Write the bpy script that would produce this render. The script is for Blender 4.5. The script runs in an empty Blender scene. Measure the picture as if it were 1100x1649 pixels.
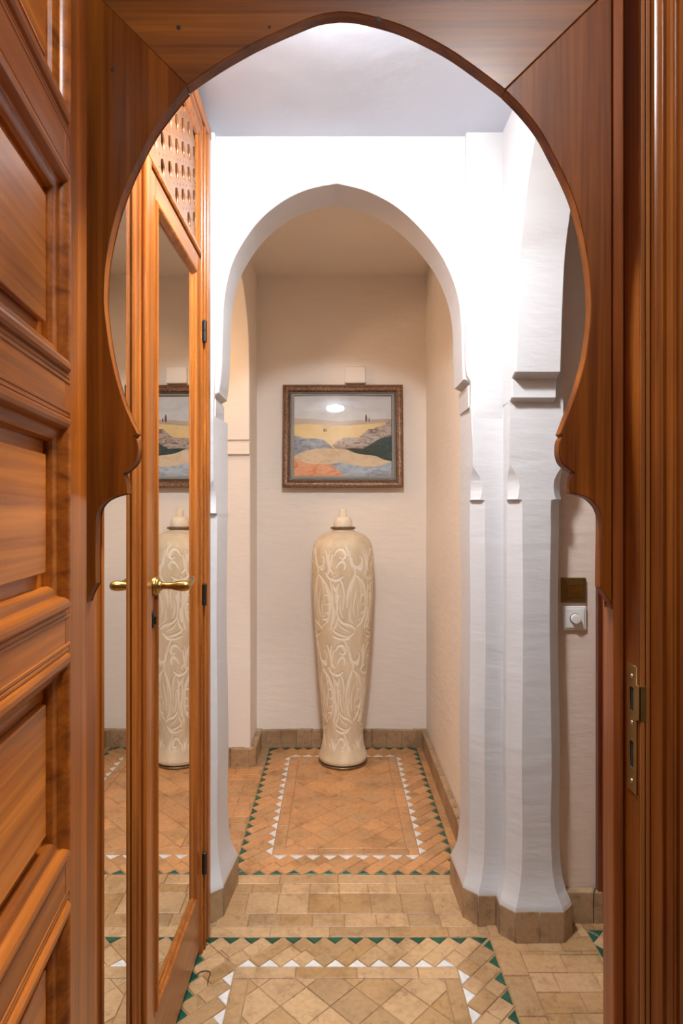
import bpy, bmesh, math, random
import numpy as np
from mathutils import Vector, Matrix
random.seed(7)
PI = math.pi
scene = bpy.context.scene
COL = scene.collection

# ---------------------------------------------------------------- camera, world, lights, exposure
CAM_H, F, VX, VY = 1.2, 1000.0, 542.0, 825.0
cd = bpy.data.cameras.new('camera'); cam = bpy.data.objects.new('camera', cd); COL.objects.link(cam)
cd.sensor_fit = 'VERTICAL'; cd.sensor_height = 36.0; cd.sensor_width = 24.0
cd.lens = F / 1649.0 * 36.0
cd.shift_x = (550.0 - VX) / 1649.0
cd.shift_y = (VY - 824.5) / 1649.0
cd.clip_start = 0.02
cam.location = (0, 0, CAM_H); cam.rotation_euler = (PI / 2, 0, 0)
scene.camera = cam
w = bpy.data.worlds.new('world'); scene.world = w; w.use_nodes = True
w.node_tree.nodes['Background'].inputs[0].default_value = (0.9, 0.85, 0.8, 1)
w.node_tree.nodes['Background'].inputs[1].default_value = 0.1
scene.view_settings.view_transform = 'Standard'; scene.view_settings.look = 'None'
scene.view_settings.gamma = 1.0; scene.view_settings.use_curve_mapping = False
scene.view_settings.exposure = 1.0
HALL_LAMP = 285.0        # emission strength of the opal ceiling lamp in the hall
ENTRY_LAMP = 52.0       # lamp in the room the camera stands in
SIDE_LAMP_W = 8.0       # warm lamp in the passage left of the far room

# ---------------------------------------------------------------- helpers
def lin(r, g, b):
    f = lambda c: (c / 255 / 12.92) if c <= 10.3 else ((c / 255 + 0.055) / 1.055) ** 2.4
    return (f(r), f(g), f(b), 1.0)

def link(name, me, mat=None, parent=None, smooth=None):
    o = bpy.data.objects.new(name, me); COL.objects.link(o)
    if mat is not None and not me.materials: me.materials.append(mat)
    if parent is not None: o.parent = parent
    if smooth is not None:
        me.polygons.foreach_set('use_smooth', [True] * len(me.polygons))
        me.set_sharp_from_angle(angle=math.radians(smooth))
    return o

def mesh_obj(name, vs, fs, mat, parent=None, smooth=None, fix=True):
    me = bpy.data.meshes.new(name); me.from_pydata([tuple(v) for v in vs], [], fs)
    if fix:
        bm = bmesh.new(); bm.from_mesh(me); bmesh.ops.recalc_face_normals(bm, faces=bm.faces); bm.to_mesh(me); bm.free()
    me.update()
    return link(name, me, mat, parent, smooth)

def empty(name, loc=(0, 0, 0), rz=0.0):
    o = bpy.data.objects.new(name, None); COL.objects.link(o)
    o.location = loc; o.rotation_euler = (0, 0, rz); o.empty_display_size = 0.05
    return o

def tag(o, label=None, cat=None, group=None, kind=None):
    if label: o['label'] = label
    if cat: o['category'] = cat
    if group: o['group'] = group
    if kind: o['kind'] = kind
    return o

class MB:
    """collects simple solids into one mesh"""
    def __init__(s): s.v = []; s.f = []; s.flat = False
    def add(s, vs, fs):
        k = len(s.v); s.v += [tuple(v) for v in vs]; s.f += [tuple(i + k for i in f) for f in fs]
    def box(s, x0, y0, z0, x1, y1, z1, b=0.0):
        if b <= 0:
            s.add([(x0, y0, z0), (x1, y0, z0), (x1, y1, z0), (x0, y1, z0), (x0, y0, z1), (x1, y0, z1), (x1, y1, z1), (x0, y1, z1)],
                  [(0, 3, 2, 1), (4, 5, 6, 7), (0, 1, 5, 4), (1, 2, 6, 5), (2, 3, 7, 6), (3, 0, 4, 7)]); return
        s.flat = True
        bm = bmesh.new(); bmesh.ops.create_cube(bm, size=1.0)
        for v in bm.verts:
            v.co = Vector(((x0 + x1) / 2 + v.co.x * (x1 - x0), (y0 + y1) / 2 + v.co.y * (y1 - y0), (z0 + z1) / 2 + v.co.z * (z1 - z0)))
        bmesh.ops.bevel(bm, geom=list(bm.edges), offset=b, segments=2, affect='EDGES', profile=0.5)
        bm.verts.index_update(); s.add([v.co[:] for v in bm.verts], [[v.index for v in f.verts] for f in bm.faces]); bm.free()
    def lathe(s, prof, M=Matrix.Identity(4), n=32, cap=True):
        vs = []; fs = []
        for r, h in prof:
            for i in range(n):
                a = 2 * PI * i / n; vs.append((M @ Vector((r * math.cos(a), r * math.sin(a), h)))[:])
        for j in range(len(prof) - 1):
            for i in range(n):
                k = (i + 1) % n; fs.append((j * n + i, j * n + k, (j + 1) * n + k, (j + 1) * n + i))
        if cap:
            fs.append(tuple(range(n))[::-1]); fs.append(tuple((len(prof) - 1) * n + i for i in range(n)))
        s.add(vs, fs)
    def tube(s, path, rad, n=12):
        path = [Vector(p) for p in path]; vs = []; fs = []
        for j, p in enumerate(path):
            d = (path[min(j + 1, len(path) - 1)] - path[max(j - 1, 0)]).normalized()
            u = d.orthogonal().normalized() if j == 0 else (u - d * u.dot(d)).normalized()
            q = d.cross(u); r = rad[j] if isinstance(rad, (list, tuple)) else rad
            for i in range(n):
                a = 2 * PI * i / n; vs.append((p + u * (r * math.cos(a)) + q * (r * math.sin(a)))[:])
        for j in range(len(path) - 1):
            for i in range(n):
                k = (i + 1) % n; fs.append((j * n + i, j * n + k, (j + 1) * n + k, (j + 1) * n + i))
        fs.append(tuple(range(n))[::-1]); fs.append(tuple((len(path) - 1) * n + i for i in range(n)))
        s.add(vs, fs)
    def build(s, name, mat, parent=None, smooth=None): return mesh_obj(name, s.v, s.f, mat, parent, None if s.flat else smooth)

def fill_mesh(name, loops, depth, mp, bevel=0.0):
    """flat outline (first loop outer, rest holes) given thickness; mp(a, b, c) places it, c in 0..depth"""
    cu = bpy.data.curves.new(name, 'CURVE'); cu.dimensions = '2D'; cu.fill_mode = 'BOTH'
    for lp in loops:
        sp = cu.splines.new('POLY'); sp.points.add(len(lp) - 1)
        for p, q in zip(sp.points, lp): p.co = (q[0], q[1], 0, 1)
        sp.use_cyclic_u = True
    cu.extrude = depth / 2 - bevel
    if bevel > 0: cu.bevel_depth = bevel; cu.bevel_resolution = 0; cu.offset = -bevel
    ob = bpy.data.objects.new(name, cu); COL.objects.link(ob)
    me = bpy.data.meshes.new_from_object(ob.evaluated_get(bpy.context.evaluated_depsgraph_get()))
    bpy.data.objects.remove(ob); bpy.data.curves.remove(cu)
    bm = bmesh.new(); bm.from_mesh(me)
    bmesh.ops.remove_doubles(bm, verts=bm.verts, dist=1e-5)
    for v in bm.verts: v.co = Vector(mp(v.co.x, v.co.y, v.co.z + depth / 2))
    bmesh.ops.recalc_face_normals(bm, faces=bm.faces)
    bm.to_mesh(me); bm.free(); me.materials.clear(); me.name = name
    return me

def XZ(y0, y1):   # outline in x,z ; from y0 back to y1
    return lambda a, b, c: (a, y0 + c, b)

def spline(pts, n=6):
    """Catmull-Rom through pts"""
    out = []
    for i in range(len(pts) - 1):
        p0 = pts[max(i - 1, 0)]; p1 = pts[i]; p2 = pts[i + 1]; p3 = pts[min(i + 2, len(pts) - 1)]
        for k in range(n):
            t = k / n
            out.append(tuple(0.5 * (2 * b + (c - a) * t + (2 * a - 5 * b + 4 * c - d) * t * t + (3 * b - a - 3 * c + d) * t ** 3)
                             for a, b, c, d in zip(p0, p1, p2, p3)))
    out.append(tuple(pts[-1])); return out

def at(px, py, Y): return ((px - VX) / F * Y, CAM_H - (py - VY) / F * Y)

# ---------------------------------------------------------------- materials
def new_mat(name):
    m = bpy.data.materials.new(name); m.use_nodes = True; nt = m.node_tree
    return m, nt, nt.nodes['Principled BSDF']
def N(nt, t, **kw):
    n = nt.nodes.new(t)
    for k, v in kw.items():
        if k in n.inputs: n.inputs[k].default_value = v
        else: setattr(n, k, v)
    return n
def mixc(nt, fac, a, b, blend='MIX'):
    n = nt.nodes.new('ShaderNodeMix'); n.data_type = 'RGBA'; n.blend_type = blend
    for sock, v in ((n.inputs[0], fac), (n.inputs[6], a), (n.inputs[7], b)):
        if isinstance(v, bpy.types.NodeSocket): nt.links.new(v, sock)
        else: sock.default_value = v
    return n.outputs[2]
def ramp(nt, src, stops):
    r = nt.nodes.new('ShaderNodeValToRGB'); e = r.color_ramp.elements
    while len(e) < len(stops): e.new(0.5)
    for el, (p, c) in zip(e, stops): el.position = p; el.color = c
    nt.links.new(src, r.inputs[0]); return r.outputs[0]
def bump(nt, b, src, strength, dist=0.002):
    n = nt.nodes.new('ShaderNodeBump'); n.inputs['Strength'].default_value = strength; n.inputs['Distance'].default_value = dist
    nt.links.new(src, n.inputs['Height']); nt.links.new(n.outputs[0], b.inputs['Normal'])
def coords(nt, scale=(1, 1, 1), rot=(0, 0, 0)):
    tc = nt.nodes.new('ShaderNodeTexCoord'); mp = nt.nodes.new('ShaderNodeMapping')
    mp.inputs['Scale'].default_value = scale; mp.inputs['Rotation'].default_value = rot
    nt.links.new(tc.outputs['Object'], mp.inputs[0]); return mp.outputs[0]

def plain(name, c, rough=0.5, metal=0.0, noise=0.0, nscale=40):
    m, nt, b = new_mat(name)
    b.inputs['Base Color'].default_value = c; b.inputs['Roughness'].default_value = rough; b.inputs['Metallic'].default_value = metal
    if noise:
        n = N(nt, 'ShaderNodeTexNoise', Scale=nscale, Detail=4.0); nt.links.new(coords(nt), n.inputs[0])
        d = tuple(x * (1 - noise) for x in c[:3]) + (1,); l = tuple(min(1, x * (1 + noise)) for x in c[:3]) + (1,)
        nt.links.new(ramp(nt, n.outputs[0], [(0.3, d), (0.7, l)]), b.inputs['Base Color'])
        bump(nt, b, n.outputs[0], 0.15, 0.001)
    return m

def plaster(name, c, rough=0.55):
    m, nt, b = new_mat(name)
    big = N(nt, 'ShaderNodeTexNoise', Scale=2.2, Detail=3.0); nt.links.new(coords(nt), big.inputs[0])
    trow = N(nt, 'ShaderNodeTexNoise', Scale=1.0, Detail=5.0); nt.links.new(coords(nt, (9, 9, 30)), trow.inputs[0])
    a = tuple(x * 0.95 for x in c[:3]) + (1,)
    nt.links.new(ramp(nt, big.outputs[0], [(0.3, a), (0.65, c)]), b.inputs['Base Color'])
    b.inputs['Roughness'].default_value = rough
    mx = nt.nodes.new('ShaderNodeMath'); mx.operation = 'ADD'
    nt.links.new(big.outputs[0], mx.inputs[0]); nt.links.new(trow.outputs[0], mx.inputs[1])
    bump(nt, b, mx.outputs[0], 0.22, 0.012)
    return m

def wood(name, dark, light, axis, rough=0.28, coat=0.35, blotch=0.5, seed=0.0, spec=.4):
    """varnished wood, grain along axis x, y or z"""
    m, nt, b = new_mat(name)
    s = {'x': (1.4, 44, 44), 'y': (44, 1.4, 44), 'z': (44, 44, 1.4)}[axis]
    s2 = {'x': (3, 160, 160), 'y': (160, 3, 160), 'z': (160, 160, 3)}[axis]
    co = coords(nt, s); tc = co.node.inputs['Location']; tc.default_value = (seed, seed * 1.7, seed * 2.3)
    g = N(nt, 'ShaderNodeTexNoise', Scale=1.0, Detail=5.0, Roughness=0.6, Distortion=0.6); nt.links.new(co, g.inputs[0])
    fi = N(nt, 'ShaderNodeTexNoise', Scale=1.0, Detail=3.0, Roughness=0.7); nt.links.new(coords(nt, s2), fi.inputs[0])
    bl = N(nt, 'ShaderNodeTexNoise', Scale=3.5, Detail=2.0)
    info = nt.nodes.new('ShaderNodeObjectInfo')
    vm = nt.nodes.new('ShaderNodeVectorMath'); vm.operation = 'ADD'
    c1 = coords(nt, (1, 1, 1)); nt.links.new(c1, vm.inputs[0])
    cx = nt.nodes.new('ShaderNodeCombineXYZ'); mu = nt.nodes.new('ShaderNodeMath'); mu.operation = 'MULTIPLY'; mu.inputs[1].default_value = 20
    nt.links.new(info.outputs['Random'], mu.inputs[0]); nt.links.new(mu.outputs[0], cx.inputs[0]); nt.links.new(cx.outputs[0], vm.inputs[1])
    nt.links.new(vm.outputs[0], bl.inputs[0])
    col = ramp(nt, g.outputs[0], [(0.28, dark), (0.72, light)])
    fd = ramp(nt, fi.outputs[0], [(0.35, (0.62, 0.58, 0.55, 1)), (0.6, (1, 1, 1, 1))])
    col = mixc(nt, 0.45, col, fd, 'MULTIPLY')
    bd = ramp(nt, bl.outputs[0], [(0.35, (1 - blotch * 0.5,) * 3 + (1,)), (0.68, (1, 1, 1, 1))])
    col = mixc(nt, 1.0, col, bd, 'MULTIPLY')
    nt.links.new(col, b.inputs['Base Color'])
    b.inputs['Roughness'].default_value = rough
    b.inputs['Specular IOR Level'].default_value = spec
    b.inputs['Coat Weight'].default_value = coat; b.inputs['Coat Roughness'].default_value = 0.18
    bump(nt, b, fi.outputs[0], 0.10, 0.0012)
    return m

def tile_mat(name, base, vary=0.16, rough=0.42, stain=0.45, hue=None):
    m, nt, b = new_mat(name)
    info = nt.nodes.new('ShaderNodeObjectInfo')
    d = tuple(x * (1 - vary) for x in base[:3]) + (1,); l = tuple(min(1, x * (1 + vary)) for x in base[:3]) + (1,)
    stops = [(0.0, d), (0.55, base), (1.0, l)]
    if hue: stops.insert(1, (0.2, hue))
    r = ramp(nt, info.outputs['Random'], stops)
    geo = nt.nodes.new('ShaderNodeNewGeometry')
    n1 = N(nt, 'ShaderNodeTexNoise', Scale=9.0, Detail=8.0, Roughness=0.65); nt.links.new(geo.outputs['Position'], n1.inputs[0])
    n2 = N(nt, 'ShaderNodeTexNoise', Scale=70.0, Detail=4.0); nt.links.new(geo.outputs['Position'], n2.inputs[0])
    s = ramp(nt, n1.outputs[0], [(0.30, (1 - stain * 0.75, 1 - stain * 0.85, 1 - stain, 1)), (0.50, (0.98, 0.97, 0.96, 1)), (0.72, (1.0, 1.0, 1.0, 1))])
    c = mixc(nt, 1.0, r, s, 'MULTIPLY')
    n3 = N(nt, 'ShaderNodeTexNoise', Scale=26.0, Detail=7.0, Roughness=0.7, Distortion=0.8); nt.links.new(geo.outputs['Position'], n3.inputs[0])
    p3 = ramp(nt, n3.outputs[0], [(0.385, (1 - stain * 0.5, 1 - stain * 0.56, 1 - stain * 0.6, 1)), (0.43, (1, 1, 1, 1)), (0.63, (1, 1, 1, 1)), (0.70, (1 + stain * .2, 1 + stain * .22, 1 + stain * .28, 1))])
    c = mixc(nt, 1.0, c, p3, 'MULTIPLY')
    s2 = ramp(nt, n2.outputs[0], [(0.35, (0.84, 0.83, 0.82, 1)), (0.6, (1, 1, 1, 1))])
    c = mixc(nt, 0.8, c, s2, 'MULTIPLY')
    nt.links.new(c, b.inputs['Base Color']); b.inputs['Roughness'].default_value = rough
    bump(nt, b, n1.outputs[0], 0.25, 0.0015)
    return m

WHITE = plaster('white_plaster', lin(206, 205, 206))
CEIL = plaster('ceiling_paint', lin(204, 212, 226))
CREAM = plaster('cream_plaster', lin(244, 234, 223))
BEIGE = plaster('beige_plaster', lin(226, 206, 190))
ROOMP = plaster('entry_room_plaster', lin(146, 128, 110))
W_Z = wood('arch_wood_upright', lin(86, 36, 6), lin(152, 84, 22), 'z', seed=1, rough=.42, coat=.04, spec=.15)
W_X = wood('arch_wood_level', lin(86, 38, 8), lin(150, 86, 26), 'x', seed=3, rough=.42, coat=.12, spec=.3)
DOOR_Z = wood('door_wood_upright', lin(116, 52, 10), lin(190, 104, 30), 'z', seed=5, coat=.16, spec=.2)
DOOR_Y = wood('door_wood_level', lin(118, 56, 12), lin(198, 112, 36), 'y', seed=6, rough=0.3, coat=.16, spec=.2)
PANEL = wood('door_panel_wood', lin(146, 70, 14), lin(226, 132, 38), 'y', seed=9, rough=0.25, coat=.25, spec=.3)
CL_Z = wood('closet_wood_upright', lin(126, 62, 16), lin(190, 112, 42), 'z', seed=11, blotch=0.3, coat=.2, spec=.3)
CL_Y = wood('closet_wood_level', lin(128, 66, 20), lin(186, 114, 50), 'y', seed=12, blotch=0.3, coat=.2, spec=.3)
LATT = wood('lattice_wood', lin(110, 66, 32), lin(140, 92, 54), 'z', seed=14, blotch=0.15, coat=0.1)
DARKW = wood('closet_inside_wood', lin(96, 56, 28), lin(130, 80, 44), 'z', seed=15, coat=0.0)
CASE = wood('casing_wood', lin(84, 32, 12), lin(134, 60, 24), 'z', seed=17)
KNOT = plain('dark_knot', lin(40, 20, 10), 0.7)
CASING = wood('fluted_casing_wood', lin(112, 52, 14), lin(172, 100, 38), 'z', seed=21)
LINING = wood('lining_wood', lin(116, 54, 22), lin(170, 96, 46), 'z', seed=18, coat=.15, spec=.3)
BEAD = wood('bead_wood', lin(126, 68, 26), lin(178, 112, 56), 'z', seed=23, coat=.1, spec=.3)
BRASS = plain('aged_brass', lin(176, 140, 78), 0.28, 1.0, 0.15, 60)
BRONZE = plain('dull_brass_plate', lin(146, 116, 66), 0.38, 0.9, 0.12, 80)
IRON = plain('dark_iron', lin(62, 58, 54), 0.45, 0.8, 0.2, 90)
STEEL = plain('bright_screw', lin(205, 198, 184), 0.3, 1.0)
BLACK = plain('hole_shade_black', lin(16, 12, 9), 0.8)  # flat black standing in for the shade inside the strike plate slots
MIRROR = plain('mirror_glass', (0.90, 0.91, 0.90, 1), 0.0, 1.0)
TAN = tile_mat('tan_tile', lin(194, 158, 116), hue=lin(182, 142, 94))
TERRA = tile_mat('terracotta_tile', lin(200, 148, 98), hue=lin(196, 152, 106))
SKIRT = tile_mat('skirting_tile', lin(176, 146, 112), vary=0.14, rough=0.5, stain=0.5)
GREEN = tile_mat('green_glazed_tile', lin(28, 88, 66), vary=0.22, rough=0.34, stain=0.25)
WTILE = tile_mat('white_glazed_tile', lin(232, 230, 226), vary=0.05, rough=0.2, stain=0.08)
GROUT = plain('grout', lin(168, 134, 98), 0.9, 0, 0.18, 60)
PLASTIC = plain('white_plastic', lin(228, 224, 220), 0.3)

# ================================================================ STRUCTURE
def shell(name, vs, fs, mat):
    o = mesh_obj(name, vs, fs, mat, fix=False); o['kind'] = 'structure'; return o
def boxs(name, x0, y0, z0, x1, y1, z1, mat):
    m = MB(); m.box(x0, y0, z0, x1, y1, z1); o = m.build(name, mat); o['kind'] = 'structure'; return o

H1, H2, H0 = 2.32, 2.42, 2.62      # ceilings: hall, far room, entry room
YB = 3.20                           # back wall of the far room
YA0, YA1 = 1.85, 1.99               # arch wall

floor = boxs('floor', -2.0, -2.2, -0.12, 2.0, 3.4, -0.0035, GROUT)
tag(floor, 'tan zellige tile floor with green and white triangle borders')

# --- far room
boxs('wall_back', -1.6, YB, -0.05, 0.7, YB + 0.12, H2 + 0.1, CREAM)
boxs('wall_right', 0.462, YA1, -0.05, 0.60, YB, H2 + 0.1, CREAM)['label'] = 'cream right wall of the far recess'
boxs('ceiling', -1.7, YA1 - 0.03, H2, 0.65, YB + 0.1, H2 + 0.1, CREAM)
boxs('ceiling', -0.75, 0.90, H1, 1.55, YA0 + 0.03, H1 + 0.14, CEIL)
boxs('ceiling', -1.7, -2.2, H0, 1.7, 0.95, H0 + 0.1, ROOMP)
boxs('wall_left_end', -1.72, YA1 - 0.1, -0.05, -1.60, YB + 0.1, H2 + 0.1, CREAM)

# left wall of the far room: thickness, an arched opening, square jamb at the far side
def arch_pts(c, hw, z0, za, n=14, pw=2.35, pt=0.06):
    """pointed, slightly horseshoe arch: from (c-hw,z0) over the apex to (c+hw,z0)"""
    L = []
    for i in range(n + 1):
        t = i / n
        x = hw * (1 - t ** pw) ** (1 / 1.75) if t < 1 else 0.0
        L.append((x, z0 + (za - z0) * t))
    R = [(c + x, z) for x, z in L]
    Lf = [(c - x, z) for x, z in L]
    return Lf + R[::-1][1:]
lo = [(YB + 0.02, -0.05), (YB + 0.02, H2 + 0.05), (YA1 - 0.05, H2 + 0.05), (YA1 - 0.05, -0.05), (2.07, -0.05)]
lo += arch_pts(2.50, 0.43, 1.90, 2.27) + [(2.93, 1.544), (2.945, 1.540), (2.945, 1.532), (2.932, 1.530), (2.932, 1.476), (2.95, 1.471), (2.95, -0.05)]
me = fill_mesh('wall_left', [lo], 0.15, lambda a, b, c: (-0.56 + c, a, b), 0.004)
o = link('wall_left', me, CREAM, None, 30); o['kind'] = 'structure'
o['label'] = 'cream wall left of the far recess with an arched opening'

# --- plan lofted piers (plaster with chamfered corners, flared feet)
def offs(poly, d):
    n = len(poly); out = []
    for i in range(n):
        a, p, b = Vector(poly[i - 1]), Vector(poly[i]), Vector(poly[(i + 1) % n])
        e0 = (p - a).normalized(); e1 = (b - p).normalized()
        n0 = Vector((e0.y, -e0.x)); n1 = Vector((e1.y, -e1.x))
        k = 1 + n0.dot(n1); out.append(tuple(p + (n0 + n1) * (d / max(k, 0.25))))
    return out
def section(poly, ch, c, o):
    q = offs(poly, o) if o else poly; n = len(q); out = []
    for i in range(n):
        if i in ch:
            p = Vector(q[i]); a = (Vector(q[i - 1]) - p).normalized(); b = (Vector(q[(i + 1) % n]) - p).normalized()
            cc = max(c, 0.0004); out += [tuple(p + a * cc), tuple(p + b * cc)]
        else: out.append(tuple(q[i]))
    return out
def pier(name, poly, ch, zled, ztop, mat, cmax=0.036):
    cs = [(-0.05, cmax, .024), (0.0, cmax, .024), (0.088, cmax, .0265), (0.10, cmax, .0225), (0.12, cmax, .015), (0.15, cmax, .0078), (0.19, cmax, .0035), (0.25, cmax, .001), (0.34, cmax, 0)]
    z = 0.45
    while z < zled - 0.08: cs.append((z, cmax, 0.0022 * math.sin(z * 7 + len(name)))); z += 0.1
    cs += [(zled - 0.03, cmax, 0.0), (zled - 0.002, cmax, 0.001), (zled, cmax * 0.62, 0.001), (zled + 0.015, cmax * 0.72, 0), (zled + 0.035, cmax * 0.78, 0), (zled + 0.055, cmax * 0.72, 0),
           (zled + 0.072, cmax * 0.5, 0), (zled + 0.086, cmax * 0.24, 0), (zled + 0.098, cmax * 0.05, 0), (zled + 0.105, 0, 0), (ztop, 0, 0)]
    vs = []; fs = []
    rings = [section(poly, ch, c, o) for _, c, o in cs]; n = len(rings[0])
    for (zz, _, _), r in zip(cs, rings): vs += [(x, y, zz) for x, y in r]
    for j in range(len(cs) - 1):
        for i in range(n):
            k = (i + 1) % n; fs.append((j * n + i, j * n + k, (j + 1) * n + k, (j + 1) * n + i))
    fs.append(tuple((len(cs) - 1) * n + i for i in range(n)))
    o = mesh_obj(name, vs, fs, mat, smooth=28); o['kind'] = 'structure'; return o

# counter-clockwise plans (outward normal on the right hand of the walk)
PL_R = [(0.397, 1.99), (0.402, 1.832), (0.492, 1.832), (0.490, 1.757), (0.642, 1.757), (0.642, 1.87), (0.60, 1.99)]
PL_L = [(-0.43, 1.99), (-0.43, 1.832), (-0.364, 1.832), (-0.349, 1.99)]
p = pier('wall_middle', PL_R, {1, 3, 4}, 1.237, 1.527, WHITE); p['label'] = 'white plaster piers with chamfered corners right of the arch'
p2 = pier('wall_middle', PL_L, {2}, 1.197, 1.485, WHITE, 0.04); p2['label'] = 'white plaster pier left of the arch beside the mirrored closet'

# arch wall above the piers: outline follows the plaster arch and its stepped corbels
def a_at(x, y): return at(330 + x / 2.4444, 280 + y / 2.4444, YA0)
left = [(55, 862), (66, 760), (70, 600), (75, 500), (88, 420), (108, 350), (140, 285), (190, 210), (250, 148), (330, 92), (420, 55), (520, 36)]
right = [(520, 36), (620, 60), (700, 95), (770, 140), (840, 205), (900, 275), (945, 345), (980, 425), (1000, 500), (1010, 590), (1013, 700), (1016, 812)]
Lp = spline([a_at(*q) for q in left], 5); Rp = spline([a_at(*q) for q in right], 5)
zl0, zr0 = Lp[0][1], Rp[-1][1]
zl1, zr1 = a_at(45, 955)[1], a_at(1040, 915)[1]
al = [(-0.55, H1 + 0.06), (-0.55, zl1)]
al += [(-0.362, zl1 - .004), (-0.3605, zl1), (-0.3595, zl0 - 0.020), (-0.366, zl0 - 0.012), (-0.366, zl0 - 0.008)]
al += Lp + Rp[1:]
al += [(Rp[-1][0] + .004, zr0), (Rp[-1][0] + .026, zr0 - 0.010), (0.392, zr0 - 0.016), (0.393, zr1), (0.394, zr1 - .004), (1.40, zr1), (1.40, H1 + 0.06)]
me = fill_mesh('wall_middle', [al], YA1 - YA0, XZ(YA0, YA1), 0.003)
o = link('wall_middle', me, WHITE, None, 35); tag(o, 'white plaster wall with a pointed horseshoe arch', kind='structure')
# shallow pilaster strips either side of the arch panel
m = [(0.383, H1 + 0.02), (0.381, 1.64), (0.385, zr0 + .01), (0.396, zr0 - .006), (0.396, zr1 - 0.002), (0.402, 1.39), (0.490, 1.39), (0.492, zr1 - 0.002), (0.492, H1 + 0.02)]
o = link('trim_1', fill_mesh('trim_1', [m], 0.032, lambda a, b, c: (a, 1.8306 + c * .7 + 0.004 * min(1, max(0, (1.52 - b) / .12)), b), 0.003), WHITE, None, 35); tag(o, 'white plaster pilaster strip right of the arch', kind='structure')
m = [(-0.43, 1.36), (-0.43, zl1 - .002), (-0.43, H1 + 0.02), (-0.360, H1 + 0.02), (-0.360, 1.62), (-0.364, zl1 - .002), (-0.365, 1.36)]
o = link('trim_2', fill_mesh('trim_2', [m], 0.032, lambda a, b, c: (a, 1.8306 + c * .7 + 0.004 * min(1, max(0, (1.52 - b) / .12)), b), 0.003), WHITE, None, 35); tag(o, 'white plaster pilaster strip left of the arch', kind='structure')

# right wall of the hall: a second arch in a wall that runs towards the camera, springing off the pier
ya, yb = 1.32, 0.38
sr = [(ya + yb, 1.585), (1.686, 1.75), (1.668, 1.88), (1.640, 1.96), (1.605, 2.035), (1.55, 2.12), (1.48, 2.185), (1.40, 2.235), (1.32, 2.265)]
sr = spline(sr, 4)
sl = [(2 * ya - y, z) for y, z in sr][::-1]
so = [(1.84, H1 + 0.06), (0.925, H1 + 0.06), (0.925, -0.05), (0.945, -0.05)] + [(y, z) for y, z in sl if y > 0.945] + [(y, z) for y, z in sr[::-1][1:]]
so += [(1.722, 1.579), (1.735, 1.573), (1.735, 1.521), (1.757, 1.511), (1.84, 1.511)]
me = fill_mesh('wall_right', [so], 0.125, lambda a, b, c: (0.490 + c, a, b), 0.003)
o = link('wall_right', me, WHITE, None, 35); tag(o, 'white plaster side wall with an arch beside the wooden doorway', kind='structure')
boxs('wall_right', 0.492, 1.758, 1.5275, 0.636, 1.86, H1 + 0.05, WHITE)
# passage behind that arch
boxs('wall_right_end', 1.40, 0.9, -0.05, 1.5, 2.0, H1 + 0.06, BEIGE)
o = boxs('wall_side', 0.61, 1.840, -0.05, 1.42, 1.989, H1 + 0.05, BEIGE)
# left side behind the closet
boxs('wall_closet_side', -0.80, 0.90, -0.05, -0.74, 2.02, H1 + 0.1, WHITE)
boxs('wall_closet_end', -0.78, 1.792, -0.05, -0.40, 1.99, H1 + 0.1, WHITE)
# near wall with the doorway, and the entry room the camera stands in
fo = [(-1.6, -0.05), (-1.6, H0 + 0.05), (1.6, H0 + 0.05), (1.6, -0.05), (0.44, -0.05), (0.44, 1.99), (-0.387, 1.99), (-0.387, -0.05)]
o = link('wall_front', fill_mesh('wall_front', [fo], 0.07, XZ(0.862, 0.932)), ROOMP); o['kind'] = 'structure'
boxs('wall_entry_left', -1.65, -2.1, -0.05, -1.55, 0.9, H0 + 0.05, ROOMP)
boxs('wall_entry_right', 1.55, -2.1, -0.05, 1.65, 0.9, H0 + 0.05, ROOMP)
boxs('wall_entry_back', -1.65, -2.2, -0.05, 1.65, -2.1, H0 + 0.05, ROOMP)

# ---------------------------------------------------------------- skirting: single tiles
def skirting(root, poly, edges, ch=(), c=0.036, thick=0.028, h=0.088, step=0.075, mat=SKIRT):
    inn = section(poly, ch, c, 0.001); out = section(poly, ch, c, thick); n = len(inn)
    for i in edges:
        a, b, a2, b2 = (Vector(v) for v in (inn[i], inn[(i + 1) % n], out[i], out[(i + 1) % n]))
        k = max(1, round((b2 - a2).length / step))
        for j in range(k):
            g = 0.0013 / max((b2 - a2).length, 0.02)
            t0, t1 = j / k + g, (j + 1) / k - g
            hh = h + random.uniform(-0.003, 0.002); pr = random.uniform(-0.001, 0.001)
            nn = (a2 - a).normalized() * pr
            q = [a.lerp(b, t0), a.lerp(b, t1), b2.lerp(a2, 1 - t1) + nn, b2.lerp(a2, 1 - t0) + nn]
            base = q[0]
            vs = [(v.x - base.x, v.y - base.y, z) for z in (-0.002, hh - 0.003) for v in q]
            cen = sum(q, Vector((0, 0))) / 4
            vs += [((cen + (v - cen) * 0.95).x - base.x, (cen + (v - cen) * 0.95).y - base.y, hh) for v in q]
            fs = [(3, 2, 1, 0), (8, 9, 10, 11)]
            for L in (0, 4):
                for e in range(4): f = (e + 1) % 4; fs.append((L + e, L + f, L + 4 + f, L + 4 + e))
            t = mesh_obj('tile', vs, fs, mat, root); t.location = (base.x, base.y, 0)

b = empty('baseboard_right'); tag(b, 'tan tile skirting around the white piers right of the arch', kind='structure')
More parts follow.
